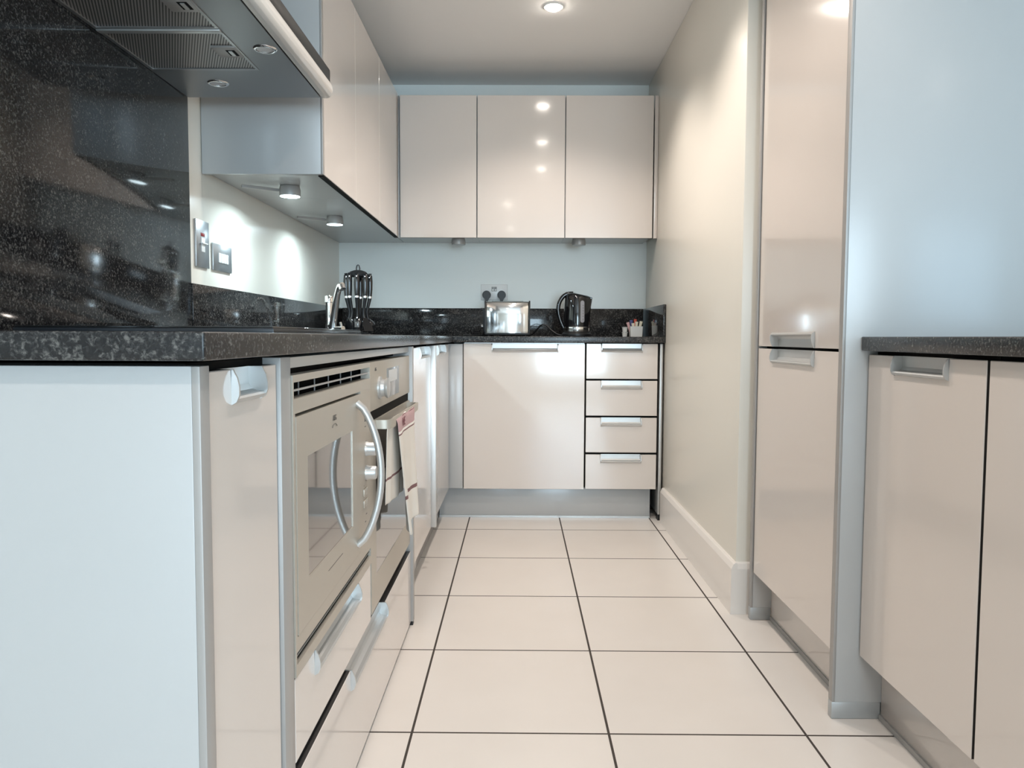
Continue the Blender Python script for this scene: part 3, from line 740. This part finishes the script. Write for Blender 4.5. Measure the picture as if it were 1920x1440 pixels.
def plug(x, parent):
    p = MB(); zc = 1.135
    pts = []
    for k in range(22):
        a = PI * (-.31 + 1.62 * k / 21); pts.append((x + .0235 * math.cos(a), zc + .0235 * math.sin(a)))
    pts += [(x - .008, 1.110), (x - .007, 1.094), (x + .007, 1.094), (x + .008, 1.110)]
    MB(TN).prism(pts, .0075, .034, axis='w', bev=.002).build('plug', M['black'], parent)
def smooth_path(pts):
    P = [Vector(p) for p in pts]; out = []
    for i in range(len(P) - 1):
        p0, p1, p2, p3 = P[max(i - 1, 0)], P[i], P[i + 1], P[min(i + 2, len(P) - 1)]
        for k in range(8):
            t = k / 8
            out.append(.5 * ((2 * p1) + (-p0 + p2) * t + (2 * p0 - 5 * p1 + 4 * p2 - p3) * t * t + (-p0 + 3 * p1 - 3 * p2 + p3) * t ** 3))
    out.append(P[-1]); return out
def cord(name, pts, r, parent):
    return MB().tube(smooth_path(pts), r, 10).build(name, M['black'], parent, ang=80)

# ------------------------------------------------------------------ toaster
to = thing('toaster', 'polished steel two-slice toaster with black ends on the back worktop', 'toaster', (-.055, 4.08, WT))
tx0, tx1, ty0, ty1, tz0, tz1 = -.1665, .0560, 3.995, 4.150, .9215, 1.0840
tm = MB()
# body shell with gently bowed long sides and rounded top edges
rows = []
sec = [(0, 0), (.0, .004)]
NS = 18
for i in range(NS + 1):
    s = i / NS; x = tx0 + (tx1 - tx0) * s
    bow = .0125 * math.sin(PI * s) - .004 * (abs(2 * s - 1) ** 6)
    ring = []
    for (dy, z) in ((0, tz0), (.0015, tz0 + .03), (.003, tz0 + .08), (.0015, tz1 - .035), (-.003, tz1 - .016), (-.010, tz1 - .005), (-.020, tz1), (-.055, tz1 + .001)):
        ring.append((x, ty0 - bow - dy, z))
    back = [(p[0], ty0 + ty1 - p[1], p[2]) for p in ring[::-1]]
    rows.append([tm.bm.verts.new(p) for p in ring + back])
for i in range(NS):
    n = len(rows[0])
    for k in range(n):
        tm.bm.faces.new((rows[i][k], rows[i][(k + 1) % n], rows[i + 1][(k + 1) % n], rows[i + 1][k]))
tm.bm.faces.new(rows[0]); tm.bm.faces.new(rows[-1])
tm.build('shell', M['toaster'], to, ang=50)
for x0, x1 in ((tx0 - .0065, tx0 + .0005), (tx1 - .0005, tx1 + .0065)):
    cp_ = [(ty0 - .006, tz0 - .004), (ty0 - .008, tz0 + .08), (ty0 - .004, tz1 - .008), (ty0 + .010, tz1 + .004), (ty1 - .010, tz1 + .004), (ty1 + .004, tz1 - .008), (ty1 + .008, tz0 + .08), (ty1 + .006, tz0 - .004)]
    MB().prism(cp_, x0, x1, axis='u', bev=.0022).build('end_cap', M['black'], to)
MB().box(tx0 - .004, tx1 + .004, ty0 - .003, ty1 + .003, WT + .007, tz0, .002).build('base', M['black'], to)
for x in (tx0 + .015, tx1 - .015):
    for y in (ty0 + .02, ty1 - .02): MB().lathe([(.008, 0), (.009, .0075)], (x, y, WT), 'z', 16).build('foot', M['black'], to)
for y in (4.045, 4.100): MB().box(tx0 + .03, tx1 - .03, y - .014, y + .014, tz1 - .002, tz1 + .0025).build('slot', M['dark'], to, smooth=False)
MB().box(tx0 - .016, tx0 - .006, 4.02, 4.125, .930, 1.050, .003).build('control_end', M['black'], to)
MB().box(tx0 - .030, tx0 - .014, 4.058, 4.088, 1.040, 1.052, .003).build('lever', M['black'], to)
MB().lathe([(.011, 0), (.010, -.010), (0, -.010)], (tx0 - .016, 4.055, .956), 'x', 20).build('dial', M['chrome'], to)
plug(-.1765, to)
cord('cord', [(-.1765, YB - .022, 1.096), (-.1765, YB - .024, 1.06), (-.176, YB - .05, .98), (-.20, YB - .10, .914), (-.235, 4.20, .909), (-.29, 4.15, .909), (-.26, 4.06, .909), (-.20, 4.10, .909), (-.13, 4.165, .912)], .0035, to)

# ------------------------------------------------------------------ kettle
ke = thing('kettle', 'black jug kettle with grey water gauge on its base on the back worktop', 'kettle', (.312, 4.08, WT))
kx, ky = .308, 4.08
MB().lathe([(.074, 0), (.078, .004), (.078, .014), (.070, .022), (.066, .024)], (kx, ky, WT), 'z', 40).build('power_base', M['black'], ke, ang=40)
MB().lathe([(.0690, .0242), (.0705, .027), (.0705, .048), (.070, .050)], (kx, ky, WT), 'z', 40).build('steel_band', M['toaster'], ke, ang=40)
kb_ = MB(); seg = 40
prof = [(.0700, .0502), (.0712, .060), (.0700, .10), (.0670, .15), (.0640, .185), (.0615, .203), (.0570, .2145), (.042, .2215), (.018, .2245)]
rings = []
for r, h_ in prof:
    ring = []
    for k in range(seg):
        a = 2 * PI * k / seg; c_, s2 = math.cos(a), math.sin(a)
        sp_ = max(0, c_) ** 14 * max(0, min(1, (h_ - .12) / .085)) * (.020 if h_ < .21 else .010)   # spout bulge on +X
        tilt = -.006 * c_ * max(0, (h_ - .17) / .05) if h_ > .17 else 0
        ring.append(kb_.bm.verts.new((kx + (r + sp_) * c_, ky + r * s2, WT + h_ + tilt)))
    rings.append(ring)
for i in range(len(rings) - 1):
    for k in range(seg): kb_.bm.faces.new((rings[i][k], rings[i][(k + 1) % seg], rings[i + 1][(k + 1) % seg], rings[i + 1][k]))
kb_.bm.faces.new(rings[0]); kb_.bm.faces.new(rings[-1])
kb_.build('body', M['blackgloss'], ke, ang=50)
MB().prism([(kx + .055, WT + .150), (kx + .067, WT + .175), (kx + .0815, WT + .205), (kx + .050, WT + .210), (kx + .045, WT + .16)], ky - .013, ky + .013, axis='v', bev=.004).build('spout', M['blackgloss'], ke)
hp = [(kx - .020, WT + .225), (kx - .048, WT + .223), (kx - .072, WT + .209), (kx - .090, WT + .182), (kx - .0975, WT + .150), (kx - .0955, WT + .118), (kx - .085, WT + .082), (kx - .072, WT + .052), (kx - .064, WT + .036)]
MB().tube(smooth_path([(x, ky, z) for x, z in hp]), .01, 14, flat=(.0135, .0112, (0, 1, 0))).build('handle', M['blackgloss'], ke, ang=80)
MB().box(kx - .060, kx - .035, ky - .012, ky + .012, WT + .2215, WT + .233, .004).build('switch', M['black'], ke)
# water gauge let into the front of the jug
gx, gz0, gz1, gr = kx + .0245, WT + .072, WT + .186, .0105
gb = MB(); cols = []
def ky_front(x, h_):
    for (r0, a_), (r1, b_) in zip(prof, prof[1:]):
        if a_ <= h_ <= b_: rr = r0 + (r1 - r0) * (h_ - a_) / (b_ - a_); break
    return ky - math.sqrt(max(rr * rr - (x - kx) ** 2, 0))
outl = []
for k in range(13): a = PI + PI * k / 12; outl.append((gx + gr * math.cos(a), gz0 + gr + gr * math.sin(a)))
for k in range(13): a = PI * k / 12; outl.append((gx + gr * math.cos(a), gz1 - gr + gr * math.sin(a)))
A_ = [gb.bm.verts.new((x, ky_front(x, z - WT) - .0022, z)) for x, z in outl]; B_ = [gb.bm.verts.new((x, ky_front(x, z - WT) + .004, z)) for x, z in outl]
n = len(outl)
cz = [(gx, ky_front(gx, z - WT) - .0026, z) for z in [gz0 + gr + (gz1 - gz0 - 2 * gr) * t / 12 for t in range(13)]]
Cc = [gb.bm.verts.new(p) for p in cz]
for i in range(n): gb.bm.faces.new((A_[i], A_[(i + 1) % n], B_[(i + 1) % n], B_[i]))
for i in range(12): gb.bm.faces.new((A_[i], A_[i + 1], Cc[0]))
for i in range(13, 25): gb.bm.faces.new((A_[i], A_[i + 1], Cc[12]))
gb.bm.faces.new([A_[12], A_[13]] + Cc[::-1]); gb.bm.faces.new([A_[25], A_[0]] + Cc)
gg = gb.build('water_gauge', M['gauge'], ke, ang=60)
for k in range(6):
    z = gz0 + .016 + k * .0145
    if k < 6: MB().box(gx + .001, gx + .0055, ky_front(gx + .003, z - WT) - .0034, ky_front(gx + .003, z - WT) - .0022, z, z + .003).build('marking', M['ink'], gg, smooth=False)
plug(-.0925, ke)
cord('cord', [(-.0925, YB - .022, 1.096), (-.0925, YB - .024, 1.05), (-.09, YB - .06, .98), (-.05, YB - .11, .915), (.02, 4.21, .909), (.07, 4.15, .912), (.095, 4.12, .935), (.125, 4.10, .965), (.150, 4.10, .962), (.175, 4.09, .938), (.205, 4.08, .917), (.232, 4.08, .910)], .004, ke)

# ------------------------------------------------------------------ tub of sachets and milk pots
tu = thing('sachet_tub', 'square white plastic tub of sachets at the right of the back worktop', 'tub', (.64, 4.25, WT))
qx, qy, qw = .6445, 4.255, .034
tbm = MB(); hgt = .057
o4 = lambda w, z: [(qx - w, qy - w, z), (qx + w, qy - w, z), (qx + w, qy + w, z), (qx - w, qy + w, z)]
ringsT = [o4(qw * .93, WT), o4(qw, WT + hgt), o4(qw - .002, WT + hgt), o4(qw * .93 - .002, WT + .003)]
RV = [[tbm.bm.verts.new(p) for p in r] for r in ringsT]
for a_, b_ in zip(RV, RV[1:]):
    for k in range(4): tbm.bm.faces.new((a_[k], a_[(k + 1) % 4], b_[(k + 1) % 4], b_[k]))
tbm.bm.faces.new(RV[0]); tbm.bm.faces.new(RV[-1])
tbm.build('box', M['porcelain'], tu, smooth=False)
SL = [(-.020, .006, -.30, .078, 'sachetpink', 'pink sachet leaning left in the tub', 'paper'), (-.010, -.012, -.10, .070, 'sachet', 'short cream sachet at the left front of the tub', 'paper'),
      (.000, -.006, .06, .078, 'sachet', 'cream sachet standing upright in the middle of the tub', 'paper'), (.010, -.014, .22, .082, 'sachet', 'cream sachet leaning right at the front of the tub', 'paper'),
      (.002, .014, -.03, .092, 'sachetred', 'red sachet standing tallest at the back of the tub', 'paper'), (-.012, .018, -.12, .088, 'sachetblue', 'dark blue sachet behind the pink one in the tub', 'paper')]
for dx, dy, tilt, L_, mm, lb, _ in SL:
    sc = MB(); R_ = Matrix.Translation((qx + dx, qy + dy, WT + .005)) @ Matrix.Rotation(tilt, 4, 'Y')
    sc.T = lambda u, v, w: tuple(R_ @ Vector((u, v, w)))
    # folded paper stick: pinched ends, fuller middle
    prof_ = [(.0075, .0006, 0), (.0070, .0022, .2), (.0068, .0026, .5), (.0070, .0022, .8), (.0085, .0006, 1)]
    ps = []
    for hw, ht, t in prof_:
        ps.append([sc.bm.verts.new(sc.T(*p)) for p in ((-hw, -ht * .3, t * L_), (0, -ht, t * L_), (hw, -ht * .3, t * L_), (hw, ht * .3, t * L_), (0, ht, t * L_), (-hw, ht * .3, t * L_))])
    for a_, b_ in zip(ps, ps[1:]):
        for k in range(6): sc.bm.faces.new((a_[k], a_[(k + 1) % 6], b_[(k + 1) % 6], b_[k]))
    sc.bm.faces.new(ps[0]); sc.bm.faces.new(ps[-1])
    tag(sc.build('sachet', M[mm]), lb, 'sachet', 'sachets in the white tub')
for k, lb in enumerate(('lower white milk pot beside the sachet tub', 'upper white milk pot stacked on another beside the sachet tub')):
    p_ = MB().lathe([(.0125, 0), (.0150, .020), (.0155, .024), (.0172, .0250), (.0172, .0268), (0, .0270)], (.5865, 4.262, WT + k * .0272), 'z', 24).build('milk_pot', M['porcelain'], ang=40)
    tag(p_, lb, 'milk pot', 'milk pots on the back worktop')

# ------------------------------------------------------------------ utensil carousel and utensils
ux, uy = -.775, 3.760
ca = thing('utensil_stand', 'black round carousel stand holding utensils in the back left corner', 'utensil stand', (ux, uy, WT))
MB().lathe([(.055, 0), (.058, .004), (.055, .010), (.020, .016), (.012, .024), (0, .024)], (ux, uy, WT), 'z', 36).build('base', M['black'], ca, ang=40)
MB().tube([(ux, uy, WT + .02), (ux, uy, WT + .305)], .006, 14).build('pole', M['black'], ca)
cm = MB().lathe([(.010, -.012), (.030, -.010), (.046, -.006), (.049, .004), (.038, .016), (.018, .023), (0, .024)], (ux, uy, WT + .292), 'z', 36)
hooks = [PI * (1 + 2 * (k + .5) / 6) - PI / 2 * 0 for k in range(6)]
ANG = [math.radians(a) for a in (195, 235, 275, 318, 20, 90)]
for a in ANG + [math.radians(a) for a in (180, 0)]:
    cm.tube([(ux + .040 * math.cos(a), uy + .040 * math.sin(a), WT + .293), (ux + .060 * math.cos(a), uy + .060 * math.sin(a), WT + .292), (ux + .064 * math.cos(a), uy + .064 * math.sin(a), WT + .299)], .0025, 8)
cm.build('crown', M['black'], ca, ang=50)
MB().tube([(ux - .007, uy, WT + .308), (ux - .008, uy, WT + .325), (ux - .005, uy, WT + .337), (ux, uy, WT + .341), (ux + .005, uy, WT + .337), (ux + .008, uy, WT + .325), (ux + .007, uy, WT + .308)], .0032, 10).build('loop', M['black'], ca, ang=80)
UL = [('serving_spoon', 'black serving spoon hanging at the far left of the utensil stand', 'spoon', 'spoon'),
      ('serving_spoon', 'black serving spoon hanging second from left on the utensil stand', 'spoon', 'spoon2'),
      ('slotted_spoon', 'black slotted spoon hanging at the front of the utensil stand', 'spoon', 'slot'),
      ('spatula', 'black spatula hanging front right on the utensil stand', 'spatula', 'spat'),
      ('ladle', 'black ladle hanging at the far right of the utensil stand', 'ladle', 'ladle'),
      ('masher', 'black masher hanging behind the pole of the utensil stand', 'masher', 'mash')]
for (nm, lb, cat, kind), a in zip(UL, ANG):
    r0 = .0545; cx_, cy_ = ux + r0 * math.cos(a), uy + r0 * math.sin(a); tz = Vector((-math.sin(a), math.cos(a), 0)); rd = Vector((math.cos(a), math.sin(a), 0))
    t = thing(nm, lb, cat, (cx_, cy_, WT + .29), 'black utensils on the stand')
    P_ = lambda out, z: (cx_ + rd.x * out, cy_ + rd.y * out, WT + z)
    hM = MB(); hM.tube([P_(0, .300), P_(.001, .288), P_(.002, .26), P_(.002, .225), P_(.001, .190)], [.005, .0125, .0138, .0128, .0105], 14, flat=None)
    hM.build('grip', M['blackgloss'], t, ang=60)
    MB().tube([P_(.001, .190), P_(.001, .181)], .0108, 14).build('ferrule', M['chrome'], t, ang=60)
    MB().tube([P_(.001, .181), P_(-.006, .15), P_(-.014, .115), P_(-.012, .092), P_(-.006, .078)], [.0095, .0082, .0072, .0065, .007], 12).build('shaft', M['black'], t, ang=60)
    hb_ = MB()
    def dish(w, hgt_, depth, zc, thick=.0025, n=14):
        for sgn in (0, 1):
            pass
        R1 = []
        for i in range(1, 6):
            rr = i / 5
            R1.append([(rr * w * math.cos(2 * PI * k / n), rr * hgt_ * math.sin(2 * PI * k / n), depth * (1 - rr * rr)) for k in range(n)])
        def pos(p, off): 
            v_ = Vector((cx_, cy_, WT + zc)) + tz * p[0] + Vector((0, 0, p[1])) + rd * (p[2] + off - .004); return v_
        for off, flipn in ((0, 0), (thick, 1)):
            c0_ = hb_.bm.verts.new(pos((0, 0, depth), off)); rr_ = [[hb_.bm.verts.new(pos(p, off)) for p in r] for r in R1]
            for k in range(n): hb_.bm.faces.new((c0_, rr_[0][k], rr_[0][(k + 1) % n]))
            for q in range(len(rr_) - 1):
                for k in range(n): hb_.bm.faces.new((rr_[q][k], rr_[q][(k + 1) % n], rr_[q + 1][(k + 1) % n], rr_[q + 1][k]))
            if off == 0: last = rr_[-1]
            else:
                for k in range(n): hb_.bm.faces.new((last[k], last[(k + 1) % n], rr_[-1][(k + 1) % n], rr_[-1][k]))
    if kind in ('spoon', 'spoon2', 'slot'): dish(.024, .036, .010, .052)
    elif kind == 'ladle': dish(.034, .032, .030, .050)
    elif kind == 'spat':
        q = [(-.012, .085), (.012, .085), (.026, .055), (.027, .022), (-.027, .022), (-.026, .055)]
        fr = [hb_.bm.verts.new(Vector((cx_, cy_, WT + z)) + tz * x + rd * (.028 * (.085 - z) / .06)) for x, z in q]
        bk = [hb_.bm.verts.new(Vector((cx_, cy_, WT + z)) + tz * x + rd * (.028 * (.085 - z) / .06 - .003)) for x, z in q]
        hb_.bm.faces.new(fr); hb_.bm.faces.new(bk)
        for k in range(6): hb_.bm.faces.new((fr[k], fr[(k + 1) % 6], bk[(k + 1) % 6], bk[k]))
    else:
        hb_.tube([P_(-.006, .078), P_(.0, .060)], .006, 10)
        hb_.lathe([(0, .060), (.032, .060), (.034, .056), (.032, .052), (0, .052)], (cx_, cy_, WT), 'z', 20)
    hd_ = hb_.build('head', M['blackgloss'], t, ang=60)
    if kind == 'slot':
        for dx in (-.008, 0, .008):
            c_ = Vector((cx_, cy_, 0)) + tz * dx + rd * (.0085 - abs(dx) * .2)
            MB().tube([(c_.x, c_.y, WT + .040), (c_.x, c_.y, WT + .066)], .0016, 8).build('slot', M['aluedge'], hd_)
